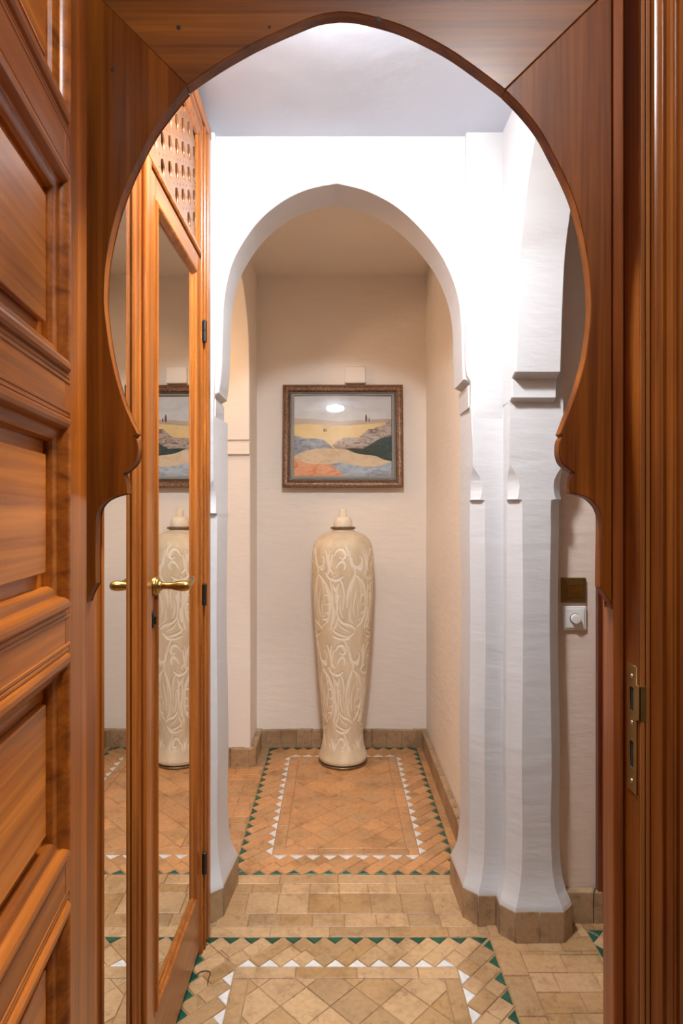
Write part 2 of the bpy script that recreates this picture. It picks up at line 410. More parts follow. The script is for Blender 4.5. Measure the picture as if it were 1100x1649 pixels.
#  section index: each chamfered corner gives two points
skirting(b, PL_R, [0, 1, 2, 3, 4, 5, 6, 7], {1, 3, 4})
skirting(b, [(0.642, 1.84), (1.40, 1.84), (1.40, 1.9), (0.642, 1.9)], [0], step=0.128)
b = empty('baseboard_middle'); tag(b, 'tan tile skirting at the foot of the white pier by the closet', kind='structure')
skirting(b, PL_L, [1, 2, 3, 4], {2}, 0.04)
b = empty('baseboard_back'); tag(b, 'tan tile skirting along the far back wall', kind='structure')
skirting(b, [(-0.41, YB), (0.462, YB), (0.462, YB + .1), (-0.41, YB + .1)], [0], h=0.085)
b = empty('baseboard_side'); tag(b, 'tan tile skirting along the right wall of the far recess', kind='structure')
skirting(b, [(0.462, YB), (0.462, 1.995), (0.56, 1.995), (0.56, YB)], [0], h=0.085, thick=0.026)
b = empty('baseboard_left'); tag(b, 'tan tile skirting around the jamb left of the far recess', kind='structure')
skirting(b, [(-0.41, YB), (-0.56, YB), (-0.56, 2.95), (-0.41, 2.95)], [2, 3, 4], {3}, 0.03, h=0.086)

# ---------------------------------------------------------------- floor tiles
def clip(poly, a, bb, c):         # keep a*x+b*y<=c
    out = []
    for i in range(len(poly)):
        p, q = poly[i - 1], poly[i]; dp, dq = a * p[0] + bb * p[1] - c, a * q[0] + bb * q[1] - c
        if (dp <= 0) != (dq <= 0):
            t = dp / (dp - dq); out.append((p[0] + t * (q[0] - p[0]), p[1] + t * (q[1] - p[1])))
        if dq <= 0: out.append(q)
    return out
def cliprect(poly, x0, y0, x1, y1):
    for a, bb, c in ((1, 0, x1), (-1, 0, -x0), (0, 1, y1), (0, -1, -y0)):
        poly = clip(poly, a, bb, c)
        if len(poly) < 3: return []
    return poly
def area(p): return 0.5 * sum(p[i - 1][0] * p[i][1] - p[i][0] * p[i - 1][1] for i in range(len(p)))
CACHE = {}
def tile(name, poly, mat, root, gap=0.0009, bev=0.0016):
    pp = []
    for q in poly:
        if not pp or math.dist(q, pp[-1]) > 0.0015: pp.append(q)
    if len(pp) > 1 and math.dist(pp[0], pp[-1]) < 0.0015: pp.pop()
    if len(pp) < 3: return
    A = area(pp)
    if A < 0: pp = pp[::-1]; A = -A
    if A < 0.00022: return
    cx = sum(q[0] for q in pp) / len(pp); cy = sum(q[1] for q in pp) / len(pp)
    rel = [(q[0] - cx, q[1] - cy) for q in pp]
    key = (mat.name, tuple((round(x, 3), round(y, 3)) for x, y in rel))
    me = CACHE.get(key)
    if me is None:
        o1 = offs(rel, -gap); o2 = offs(rel, -gap - bev); n = len(rel)
        vs = [(x, y, -0.008) for x, y in o1] + [(x, y, -0.0014) for x, y in o1] + [(x, y, 0) for x, y in o2]
        fs = [tuple(range(2 * n, 3 * n))]
        for L in (0, n):
            for e in range(n): f = (e + 1) % n; fs.append((L + e, L + f, L + n + f, L + n + e))
        me = bpy.data.meshes.new(name); me.from_pydata(vs, [], fs); me.materials.append(mat); CACHE[key] = me
    o = bpy.data.objects.new(name, me); COL.objects.link(o); o.parent = root
    o.location = (cx, cy, random.uniform(-0.0010, 0.0002))
    o.rotation_euler = (random.uniform(-.004, .004), random.uniform(-.004, .004), 0)

def band(root, x0, y0, x1, y1, B, pitch, side, mat):
    """border band of diagonal bricks with green triangles outside and white ones inside. side: n, s, e, w"""
    wd = pitch / math.sqrt(2); L = B * math.sqrt(2) - wd
    d = (1 / math.sqrt(2), 1 / math.sqrt(2)); nn = (-d[1], d[0])
    horiz = side in 'ns'
    a0, a1 = (x0, x1) if horiz else (y0, y1)
    cnt = round((a1 - a0) / pitch); pt = (a1 - a0) / cnt
    mid = {'n': y1 - B / 2, 's': y0 + B / 2, 'e': x1 - B / 2, 'w': x0 + B / 2}[side]
    k = pt / pitch
    # clip region: trapezoid with mitred corners
    def inside(poly):
        poly = cliprect(poly, x0, y0, x1, y1)
        if not poly: return poly
        if side == 'n':   cl = [(0, -1, -(y1 - B)), (-1, -1, -(x0 + y1)), (1, -1, x1 - y1)]
        elif side == 's': cl = [(0, 1, y0 + B), (-1, 1, -(x0 - y0)), (1, 1, x1 + y0)]
        elif side == 'e': cl = [(-1, 0, -(x1 - B)), (-1, 1, -(x1 - y1)), (-1, -1, -(x1 + y0))]
        else:             cl = [(1, 0, x0 + B), (1, 1, x0 + y1), (1, -1, x0 - y0)]
        for a, bb, c in cl:
            poly = clip(poly, a, bb, c)
            if len(poly) < 3: return []
        return poly
    outer_pos = side in 'ne'
    for i in range(-4, cnt + 4):
        c = a0 + (i + 0.5) * pt
        cx, cy = (c, mid) if horiz else (mid, c)
        ct = random.choice((-.1, 0, .12, .6, .6)) * L
        for s0, s1 in ((-L / 2, min(ct, L / 2)), (min(ct, L / 2), L / 2)):
            if s1 - s0 < .001: continue
            q = [(cx + d[0] * s + nn[0] * t, cy + d[1] * s + nn[1] * t) for s, t in ((s0, -wd / 2), (s1, -wd / 2), (s1, wd / 2), (s0, wd / 2))]
            q = inside(q)
            if q: tile('border_brick', q, mat, root)
        # triangles: in the notch between brick ends
        for sgn in (1, -1):
            e = (L - wd) / (2 * math.sqrt(2)) * sgn
            o = c + e; half = wd / math.sqrt(2)
            if horiz:
                q = [(o, cy + sgn * B / 2), (o + sgn * 2 * half * k, cy + sgn * B / 2), (o + sgn * half, cy + sgn * (B / 2 - half))]
            else:
                q = [(cx + sgn * B / 2, o), (cx + sgn * B / 2, o + sgn * 2 * half * k), (cx + sgn * (B / 2 - half), o + sgn * half)]
            outer = (sgn > 0) == outer_pos
            q = inside(q)
            if q and abs(area(q)) > 0.0005 * (pitch / .06) ** 2 * 0.8:
                # a thin joint all round leaves the triangle a little smaller than its notch
                tile('green_triangle_tile' if outer else 'white_triangle_tile', q, GREEN if outer else WTILE, root, gap=0.003 if outer else 0.0018)

def bricks(root, name, x0, y0, x1, y1, bx, by, off, mat, skip=None):
    y = y0; r = 0
    while y < y1 - 0.004:
        yy = min(y + by, y1); x = x0 - (off * bx if r % 2 else 0) - bx
        while x < x1:
            q = cliprect([(x, y), (x + bx, y), (x + bx, yy), (x, yy)], x0, y0, x1, y1)
            if q and not (skip and skip(sum(v[0] for v in q) / len(q), sum(v[1] for v in q) / len(q))): tile(name, q, mat, root)
            x += bx
        y = yy; r += 1
def diag(root, x0, y0, x1, y1, s, mat, ph=(0, 0)):
    h = s / math.sqrt(2); n = int(2 / h)
    for i in range(-n, n):
        for j in range(-n, n):
            cx = (x0 + x1) / 2 + ph[0] + (i + (j % 2) * 0.5) * 2 * h; cy = (y0 + y1) / 2 + ph[1] + j * h
            if not (x0 - h < cx < x1 + h and y0 - h < cy < y1 + h): continue
            q = cliprect([(cx - h, cy), (cx, cy - h), (cx + h, cy), (cx, cy + h)], x0, y0, x1, y1)
            if q: tile('diamond_tile', q, mat, root)
def carpet(label, x0, y0, x1, y1, B, pitch, inner, s, mat, sides='nesw', ph=(0, 0)):
    root = empty('tile_panel'); root.parent = floor; root['label'] = label
    for sd in sides: band(root, x0, y0, x1, y1, B, pitch, sd, mat)
    ax0, ay0, ax1, ay1 = x0 + B, y0 + B, x1 - B, y1 - B
    # plain frame of long bricks, then the field of diamonds
    bl = 0.16
    bricks(root, 'frame_brick', ax0, ay1 - inner, ax1, ay1, bl, inner, 0, mat)
    bricks(root, 'frame_brick', ax0, ay0, ax1, ay0 + inner, bl, inner, 0, mat)
    bricks(root, 'frame_brick', ax0, ay0 + inner, ax0 + inner, ay1 - inner, inner, bl, 0, mat)
    bricks(root, 'frame_brick', ax1 - inner, ay0 + inner, ax1, ay1 - inner, inner, bl, 0, mat)
    diag(root, ax0 + inner, ay0 + inner, ax1 - inner, ay1 - inner, s, mat, ph)
    return root
carpet('far tile panel under the tall jar', -0.344, 2.058, 0.410, 3.172, 0.119, 0.0585, 0.042, 0.084, TERRA)
carpet('near tile panel in front of the mirrored closet', -0.383, 0.96, 0.434, 1.757, 0.116, 0.0602, 0.040, 0.086, TAN, ph=(0.02, 0.03))
th = empty('threshold_strip'); th.parent = floor
for (ya_, yb_, bx, off) in ((1.757, 1.800, 0.17, 0.3), (1.800, 1.858, 0.094, 0.15), (1.858, 1.957, 0.095, 0.5), (1.957, 2.007, 0.092, 0.3), (2.007, 2.058, 0.19, 0.6)):
    bricks(th, 'brick', -0.345 - off * 0.05, ya_, 0.41, yb_, bx, yb_ - ya_, 0, TAN)
ed = empty('edge_tiles'); ed.parent = floor
bricks(ed, 'brick', 0.410, 2.058, 0.448, 3.172, 0.038, 0.105, 0, TERRA)
bricks(ed, 'brick', 0.434, 0.96, 0.50, 1.757, 0.066, 0.13, 0, TAN)
bricks(ed, 'brick', 0.50, 0.96, 0.715, 1.700, 0.105, 0.066, 0.4, TAN)
bricks(ed, 'brick', 0.434, 1.70, 0.715, 1.83, 0.095, 0.06, 0.3, TAN, skip=lambda x, y: y > 1.757 and x < 0.45)
bricks(ed, 'brick', 0.715, 1.790, 1.30, 1.82, 0.14, 0.03, 0, TAN)
lp = empty('passage_tiles'); lp.parent = floor
bricks(lp, 'brick', -0.80, 2.058, -0.344, 2.93, 0.112, 0.056, 0.5, TERRA)
rr = empty('side_panel'); rr.parent = floor
band(rr, 0.716, 0.96, 1.36, 1.788, 0.116, 0.0602, 'n', TAN); band(rr, 0.716, 0.96, 1.36, 1.788, 0.116, 0.0602, 'w', TAN)
diag(rr, 0.832, 1.10, 1.20, 1.672, 0.1, TAN)

# ================================================================ WOODEN DOORWAY
YD = 0.90; TB = 0.021
frame = empty('trim_3', (0, YD, 0)); tag(frame, 'varnished wooden doorway with a carved horseshoe arch board', kind='structure')
def inv(o): o.matrix_parent_inverse = Matrix.Translation((0, -YD, 0)); return o
LA = [(546.6, 19), (514, 23.7), (476, 38.2), (415, 65.7), (361.5, 95.5), (323.3, 120.3), (299.6, 137.5)]
LB = [(299.6, 137.5), (266, 179.5), (241, 215.7), (222, 252), (203, 294), (187.7, 336), (176.3, 380), (170.5, 412), (167.3, 440), (165.8, 472.7), (166.4, 494.5), (169, 520),
      (173.6, 554.5), (179.2, 583.6), (187.3, 616.4), (197.3, 649), (208, 674.5), (218.8, 697)]
LC = [(212.6, 702), (218.5, 708), (221, 720), (220, 732), (216, 744), (208, 753), (195.6, 762)]
LD = [(195.6, 762), (200.5, 772), (202.5, 784), (203.4, 794)]
LE = [(203.4, 794), (196, 795), (182, 799), (168, 806), (158, 818), (154, 832), (152.6, 860), (152.4, 900), (153, 940)]
LF = [(153, 940), (147, 950), (142, 961), (139.0, 971)]
RA = [(546.6, 19), (572, 20.5), (602.7, 27.2), (644.6, 39.7), (686.4, 58.6), (728, 81.6), (770, 111), (814, 144)]
RB = [(814, 144), (841, 171.5), (870.4, 209), (891, 246.8), (912, 288.6), (927, 326), (937.3, 364), (944, 400), (948.5, 429), (951.8, 464), (952.6, 497), (949.8, 532),
      (944, 570.7), (936.3, 603.7), (926.6, 634.8), (915, 665.8), (902.5, 698)]
RC = [(906.5, 702), (902.5, 708), (900.8, 719), (901.2, 732), (905.5, 745), (914, 753.5), (925.7, 761.5)]
RD = [(925.7, 761.5), (920.5, 771), (918, 783), (919, 794)]
RE = [(919, 794), (931, 796.5), (943.7, 800), (954, 806.6), (964, 818), (969, 832), (970.7, 847), (969, 872), (968, 915), (967.7, 945.7)]
RF = [(967.7, 945.7), (973.5, 955), (982, 968), (989.6, 980)]
def cv(pts, n=4): return spline([at(x, y, YD) for x, y in pts], n)
XL, XR, ZT = -0.3625, 0.3995, 1.963
lowL, lowR = at(139, 971, YD)[1], at(989.6, 980, YD)[1]
side_l = [(XL, ZT)] + cv(LB) + cv(LC) + cv(LD)[1:] + cv(LE)[1:] + cv(LF)[1:] + [(XL, lowL)]
side_r = [(XR, ZT)] + cv(RB) + cv(RC) + cv(RD)[1:] + cv(RE)[1:] + cv(RF)[1:] + [(XR, lowR)]
gap = 0.0009
head = [(XL + gap, ZT), (XR - gap, ZT)] + [(x - gap * .7, z + gap * .3) if i == 0 else (x, z) for i, (x, z) in enumerate(cv(RA)[::-1])] + cv(LA)[1:-1] + [(cv(LA)[-1][0] + gap, cv(LA)[-1][1] + gap)]
for nm, lp_, mt, dy in (('side_board', side_l, W_Z, 0.0), ('side_board', side_r, W_Z, 0.0012), ('head_board', head, W_X, 0.0004)):
    inv(link(nm, fill_mesh(nm, [lp_], TB, XZ(YD + dy, YD + TB + dy), 0.0012), mt, frame, 30))
# small nail marks and a knot on the boards
for x, y, r in ((288, 44, .0032), (182, 112, .003), (609, 31, .004), (434, 43, .002)):
    X, Z = at(x, y, YD); k = MB(); k.lathe([(r, 0), (r * 1.05, 0.0006), (r * .6, 0.0011)], Matrix.Translation((X, YD + .0006, Z)) @ Matrix.Rotation(PI / 2, 4, 'X'), 12)
    inv(k.build('nail_plug', KNOT, frame))
# rebate stops, lining and fluted casing
def strip(name, x0, x1, y0, y1, z1, mat, b=0.002, zb=0.0):
    k = MB(); k.box(x0, y0, zb, x1, y1, z1, b); return inv(k.build(name, mat, frame, 40))
strip('stop_strip', XR + .0003, 0.4150, 0.8965, 0.933, ZT + .03, LINING)
strip('stop_strip', -0.378, XL - .0003, 0.8965, 0.933, ZT + .03, LINING)
k = MB(); k.box(-0.378, 0.8965, ZT + .0005, 0.415, 0.933, ZT + .02, .002); inv(k.build('stop_strip', LINING, frame, 40))
strip('lining', 0.4153, 0.4405, 0.8515, 0.935, ZT + .05, W_Z)
strip('lining', -0.400, -0.3783, 0.8515, 0.935, ZT + .05, W_Z)
k = MB(); k.box(-0.378, 0.8515, ZT + .021, 0.415, 0.935, ZT + .05, .002); inv(k.build('lining', W_X, frame, 40))
# beads on the lining edge
for i, (x0, x1) in enumerate(((0.4160, 0.4215), (0.4226, 0.4285))):
    strip('edge_bead', x0, x1, 0.8482, 0.8525, ZT + .04, BEAD, 0.0012)
def casing(x0, sgn, mat, ztop):
    # moulded section: (distance outwards, projection)
    pf = [(0, 0), (0, .004), (.003, .007), (.008, .0085), (.0125, .008), (.014, .0045), (.016, .0045), (.018, .010), (.0215, .0125), (.025, .0125), (.0285, .010), (.030, .0075), (.032, .0075),
          (.034, .0125), (.0375, .015), (.041, .0125), (.0425, .010), (.0445, .010), (.047, .0145), (.049, .0155), (.090, .0165), (.0925, .0155), (.0935, 0)]
    vs = []; fs = []; n = len(pf)
    for z in (0.0, ztop):
        for a, p_ in pf:
            vs.append((x0 + sgn * a, 0.8515 - p_, z if z == 0 else z + a))
    for i in range(n - 1): fs.append((i, i + 1, n + i + 1, n + i))
    fs.append(tuple(range(n))); fs.append(tuple(range(n, 2 * n)))
    return inv(mesh_obj('casing', vs, fs, mat, frame, 25))
casing(0.4295, 1, CASING, ZT + .04); casing(-0.3895, -1, CASING, ZT + .04)
vs = []; fs = []
pf = [(0, 0), (0, .006), (.010, .0085), (.014, .0045), (.021, .0125), (.031, .0075), (.0375, .015), (.043, .010), (.049, .0155), (.090, .0165), (.0935, 0)]
for xa, sg in ((-0.3895, -1), (0.4295, 1)):
    for a, p_ in pf: vs.append((xa + sg * a, 0.8515 - p_, ZT + .04 + a))
n = len(pf)
for i in range(n - 1): fs.append((i, i + 1, n + i + 1, n + i))
inv(mesh_obj('casing', vs, fs, W_X, frame, 25))
# strike plate on the right lining
sp = MB(); X = 0.4153
Ya, Yb = 0.857, 0.884
zb_, zt_ = CAM_H - .452 * .865, CAM_H - .247 * .865
me = fill_mesh('strike_plate', [[(Ya, zb_), (Yb, zb_), (Yb, zt_), (Ya, zt_)],
        [(.865, CAM_H - .320 * .868), (.876, CAM_H - .320 * .868), (.876, CAM_H - .282 * .868), (.865, CAM_H - .282 * .868)],
        [(.865, CAM_H - .412 * .868), (.876, CAM_H - .412 * .868), (.876, CAM_H - .369 * .868), (.865, CAM_H - .369 * .868)]], 0.0016, lambda a, b, c: (X - .0016 + c, a, b))
plate = inv(link('strike_plate', me, BRONZE, frame)); plate['label'] = 'brass strike plate with two slots and three screws'
k = MB(); k.box(X - .0018, .8475, CAM_H - .334 * .857, X + .0002, .8572, CAM_H - .278 * .857, .0004); k.box(X - .0018, .8475, CAM_H - .334 * .857, X + .008, .8492, CAM_H - .278 * .857, .0004)
lipo = k.build('lip', BRONZE, plate)
for z0, z1 in ((.320, .282), (.412, .369)):
    k = MB(); k.box(X - .0002, .865, CAM_H - z0 * .868, X + .0006, .876, CAM_H - z1 * .868); k.build('slot_shade', BLACK, plate)  # solid black blocks behind the openings, coloured as the shade of deep holes
for zz in (.264, .339, .433):
    k = MB(); k.lathe([(.0032, 0), (.0030, .0008), (.0018, .0013)], Matrix.Translation((X - .0016, .8705, CAM_H - zz * .868)) @ Matrix.Rotation(-PI / 2, 4, 'Y'), 14); k.build('screw', STEEL, plate, 40)

# ================================================================ helpers for framed panels: local x = out of the face, y, z in the face
def ring(name, y0, z0, y1, z1, prof, x, mat, parent, smooth=25):
    """moulding with mitred corners; prof = (inward distance, height)"""
    vs = []; fs = []; n = len(prof)
    for cy, cz, sy, sz in ((y0, z0, 1, 1), (y1, z0, -1, 1), (y1, z1, -1, -1), (y0, z1, 1, -1)):
        for d, h in prof: vs.append((x + h, cy + sy * d, cz + sz * d))
    for c in range(4):
        e = (c + 1) % 4
        for i in range(n - 1): fs.append((c * n + i, e * n + i, e * n + i + 1, c * n + i + 1))
    o = mesh_obj(name, vs, fs, mat, parent, smooth); return o

# ---------------------------------------------------------------- open panelled door (left foreground)
PH = math.atan(0.127)
door = empty('door_1', (-0.3425, 0.852, 0), PH); tag(door, 'open varnished wooden door with raised panels in the left foreground', kind='structure')
TH = 0.040; DW = 0.765; ZTOP = 1.955
ST = 0.096; y_in = -ST; y_m0, y_m1 = -0.365, -0.400; y_out = -DW + ST
zr = [(0.012, 0.165), (0.422, 0.485), (0.719, 0.785), (1.023, 1.087), (1.310, 1.375), (1.608, 1.680), (1.875, ZTOP)]
def dbox(name, y0, z0, y1, z1, mat, x0=-TH, x1=0.0, b=0.0015):
    k = MB(); k.box(x0, min(y0, y1), z0, x1, max(y0, y1), z1, b); return k.build(name, mat, door, 40)
dbox('stile', -0.0005, 0.012, y_in, ZTOP, DOOR_Z); dbox('stile', y_out, 0.012, -DW, ZTOP, DOOR_Z)
for z0, z1 in zr: dbox('rail', y_in, z0, y_out, z1, DOOR_Y)
MOULD = [(-.0165, .0001), (-.0155, .0012), (-.0125, .0012), (-.0118, .0002), (-.0108, .0002), (-.010, .0012), (-.007, .0012), (-.0062, .0003), (-.0052, .0003), (-.004, .004), (-.001, .0065), (.004, .007), (.008, .0055),
         (.011, .0015), (.0125, -.003), (.014, -.0042), (.019, -.0052), (.0235, -.008), (.026, -.0125), (.0262, -.019)]
for i in range(len(zr) - 1):
    za, zb = zr[i][1], zr[i + 1][0]
    if i < len(zr): dbox('muntin', y_m0, za, y_m1, zb, DOOR_Z)
    for ya_, yb_ in ((y_m0, y_in), (y_out, y_m1)):
        m = MB(); m.box(-0.030, ya_ - .004, za - .004, -0.0175, yb_ + .004, zb + .004)
        e = 0.043; m.box(-0.0178, ya_ + e, za + e, -0.0085, yb_ - e, zb - e, 0.0018)
        pn = m.build('panel', PANEL, door, 30)
        ring('moulding', ya_, za, yb_, zb, MOULD, 0.0, DOOR_Y, pn)

# ================================================================ MIRRORED CLOSET
closet = empty('mirrored_closet', (-0.37, 1.25, 0)); tag(closet, 'built-in closet of orange wood with tall mirrored doors and a lattice above', 'closet')
CX = 0.0                      # local x of the face; local y = Y - 1.25
def L(y): return y - 1.25
def cbox(name, y0, z0, y1, z1, mat, parent, x0=-0.03, x1=0.0, b=0.0015):
    k = MB(); k.box(x0, L(y0), z0, x1, L(y1), z1, b); return k.build(name, mat, parent, 40)
YS, YM, YE, YF = 0.945, 1.217, 1.684, 1.768     # start, meeting line, leaf end, frame end
ZL = 1.888                                       # top of the leaves
cbox('side_post', YE + .0015, 0.0, YF, 2.285, CL_Z, closet, -0.06, 0.006, 0.003)
k = MB()
for x0, x1, y0, y1 in ((0.004, 0.0105, YE + .018, YE + .032), (0.004, 0.012, YE + .052, YE + .082)): k.box(x0, L(y0), 0.0, x1, L(y1), 2.285, .003)
k.build('post_bead', CL_Z, closet, 40)
k = MB(); k.box(-0.06, L(YS - .01), 2.235, 0.006, L(YE + .001), 2.285, .003); k.box(0.0, L(YS - .01), 2.258, 0.013, L(YF + .003), 2.292, .004); k.box(0, L(YS - .01), 2.240, .009, L(YE - .02), 2.2565, .003)
k.build('head_rail', CL_Y, closet, 40)
cbox('body', YS - .01, 0.0, YF - .002, 2.28, DARKW, closet, -0.36, -0.062, 0.0)
# lattice: holes in staggered columns
ly0, ly1, lz0, lz1 = YS, YE, 1.892, 2.236
holes = []
pz = 0.0575; py = 0.0595
col = 0; y = 1.640
while y > ly0 + .02:
    zz = 2.203 - (pz / 2 if col % 2 else 0)
    while zz > lz0 + .03:
        holes.append([(L(y) + .0195 * math.cos(a), zz + .0205 * math.sin(a)) for a in [PI / 6 + q * PI / 3 for q in range(6)]])
        s = .0035
        for dz in (0.0,):
            zc = zz - pz / 2
            if zc > lz0 + .012: holes.append([(L(y) + s * a, zc + s * b_) for a, b_ in ((1, 0), (0, 1), (-1, 0), (0, -1))])
            if y - py / 2 > ly0 + .01:
                for q in (1, -1):
                    zq = zz + q * pz / 4
                    if lz0 + .01 < zq < lz1 - .01: holes.append([(L(y - py / 2) + s * a, zq + s * b_) for a, b_ in ((1, 0), (0, 1), (-1, 0), (0, -1))])
        zz -= pz
    y -= py; col += 1
me = fill_mesh('lattice', [[(L(ly0), lz0), (L(ly1), lz0), (L(ly1), lz1), (L(ly0), lz1)]] + holes, 0.011, lambda a, b, c: (-0.016 + c, a, b))
lt = link('lattice', me, LATT, closet); lt['label'] = 'pale wood lattice pierced with hexagonal holes'
LM = [(0, -.005), (0, .003), (.003, .0055), (.009, .005), (.012, .001), (.016, .0005), (.019, -.0045), (.0195, -.006)]
ring('lattice_moulding', L(ly0), lz0 + .0, L(ly1), lz1, [(d * 1.6, h) for d, h in LM], 0.0, CL_Z, closet)
CM = [(-.011, .0001), (-.010, .001), (-.0065, .001), (-.0058, .0002), (-.0048, .0002), (-.004, .004), (0, .006), (.004, .0045), (.0065, .000), (.008, -.0005), (.011, -.0015), (.0135, -.004), (.014, -.0066)]
def leaf(y0, y1, swl, swr, tilt):
    mz0, mz1 = 0.185, 1.832
    xa, xb = -0.0082, -0.0082 + 0.008 * (y1 - y0 - .02) * tilt
    m = MB(); ya_, yb_ = L(y0 + .01), L(y1 - .01)
    m.add([(x + q_, y_, z_) for z_ in (.03, ZL - .02) for x, y_, q_ in ((xa, ya_, -.006), (xa, ya_, 0), (xb, yb_, 0), (xb, yb_, -.006))], [(3, 2, 1, 0), (4, 5, 6, 7), (0, 1, 5, 4), (1, 2, 6, 5), (2, 3, 7, 6), (3, 0, 4, 7)])
    d = m.build('door', MIRROR, closet); d['label'] = 'tall mirrored closet door'
    cbox('stile', y0, 0.022, y0 + swl, ZL, CL_Z, d); cbox('stile', y1 - swr, 0.022, y1, ZL, CL_Z, d)
    cbox('rail', y0 + swl, 0.022, y1 - swr, mz0, CL_Y, d); cbox('rail', y0 + swl, mz1, y1 - swr, ZL, CL_Y, d)
    ring('moulding', L(y0 + swl), mz0, L(y1 - swr), mz1, CM, 0.0, CL_Z, d)
    return d
d1 = leaf(YS, YM - .002, .028, .060, 0.3)
d2 = leaf(YM + .002, YE, .052, .058, 1.0)
cbox('astragal', YM - .040, 0.022, YM - .004, ZL, CL_Z, d1, -0.001, 0.010, 0.004)
# hinges on the far post
for z in (1.692, 0.976, 0.245):
    m = MB(); yh = L(YE + .006)
    m.lathe([(.0035, -.030), (.0062, -.028), (.0062, -.001), (.005, -.0005), (.005, .0005), (.0062, .001), (.0062, .028), (.0035, .031)], Matrix.Translation((.011, yh, z)), 16)
    m.box(.004, yh - .004, z - .027, .0095, yh + .004, z + .027)
    m.build('hinge', IRON, d2, 40)
# brass lever handle and key plate
m = MB(); HZ, HY = 1.051, L(1.258)
RX = Matrix.Translation((0, HY, HZ)) @ Matrix.Rotation(PI / 2, 4, 'Y')
m.lathe([(.0195, .0005), (.0195, .006), (.0182, .0075), (.0165, .008), (.0160, .0105), (.0125, .012), (.0105, .0125), (.0095, .016), (.0075, .018)], RX, 28)
m.lathe([(.0072, .016), (.0066, .022), (.0074, .024), (.0066, .026), (.0070, .036), (.0095, .046), (.0108, .055), (.0105, .064), (.0088, .070), (.0045, .074)], RX, 24)
pts = spline([(.056, HY, HZ), (.060, HY + .018, HZ - .001), (.062, HY + .045, HZ), (.060, HY + .072, HZ + .003), (.055, HY + .094, HZ + .0045)], 5)
rr_ = [.0105 - .004 * min(1, i / 7) + .0008 * (i > 12) for i in range(len(pts))]
m.tube(pts, rr_, 14)
h = m.build('handle', BRASS, d2, 50); h['label'] = 'brass lever handle on a round rose'
m = MB(); yk = L(1.250)
m.lathe([(.0085, .0003), (.0085, .0025), (.007, .0035)], Matrix.Translation((0, yk, 0.995)) @ Matrix.Rotation(PI / 2, 4, 'Y'), 18)
m.box(.0003, yk - .007, .968, .003, yk + .007, .995, .0008); m.box(.003, yk - .0012, .975, .0075, yk + .0012, .990, .0006)
m.build('key_plate', IRON, d2, 40)

# ================================================================ casing of the door in the side passage
m = MB(); m.box(0.766, 1.817, 0.0, 0.86, 1.8385, 2.06, .003); m.box(0.776, 1.811, 0.0, 0.800, 1.819, 2.06, .003); m.box(0.812, 1.812, 0, 0.85, 1.819, 2.06, .003)
o = m.build('trim_4', CASE, None, 40); tag(o, 'dark red wood door casing in the passage on the right', kind='structure')

# ================================================================ TALL CARVED JAR
jar = empty('floor_jar', (0.031, 3.0, 0)); tag(jar, 'tall cream jar carved with white leaf scrolls standing below the picture', 'jar')
# outline measured from the photograph: (half width px, y px) in the 150x440 crop enlarged 3.747x
prof_px = [(142, 1560), (146, 1545), (143, 1530), (133, 1500), (125, 1465), (121, 1430), (121, 1390), (124, 1340), (130, 1270), (137, 1190), (146, 1090), (154, 990), (162, 890), (169, 790), (175, 690), (181, 590),
           (185, 490), (187, 420), (187, 370), (184, 325), (176, 285), (162, 255), (140, 230), (112, 212), (85, 202), (73, 196)]
def jz(y): return CAM_H - ((810 + y / 3.747) - VY) / F * 3.0
def jr(wpx): return wpx / 3.747 / F * 3.0
zoff = jz(1575)
ctrl = [(jr(a), jz(y) - zoff + 0.006) for a, y in prof_px]
prof = spline(ctrl, 24)
# resample evenly along z for carving
NT, NZ = 360, 620
zs = np.linspace(0, 1, NZ); ar = np.array(prof); seg = np.r_[0, np.cumsum(np.hypot(*np.diff(ar, axis=0).T))]; s_ = zs * seg[-1]
Rz = np.interp(s_, seg, ar[:, 0]); Zz = np.interp(s_, seg, ar[:, 1])
th_ = np.linspace(0, 2 * PI, NT, endpoint=False)
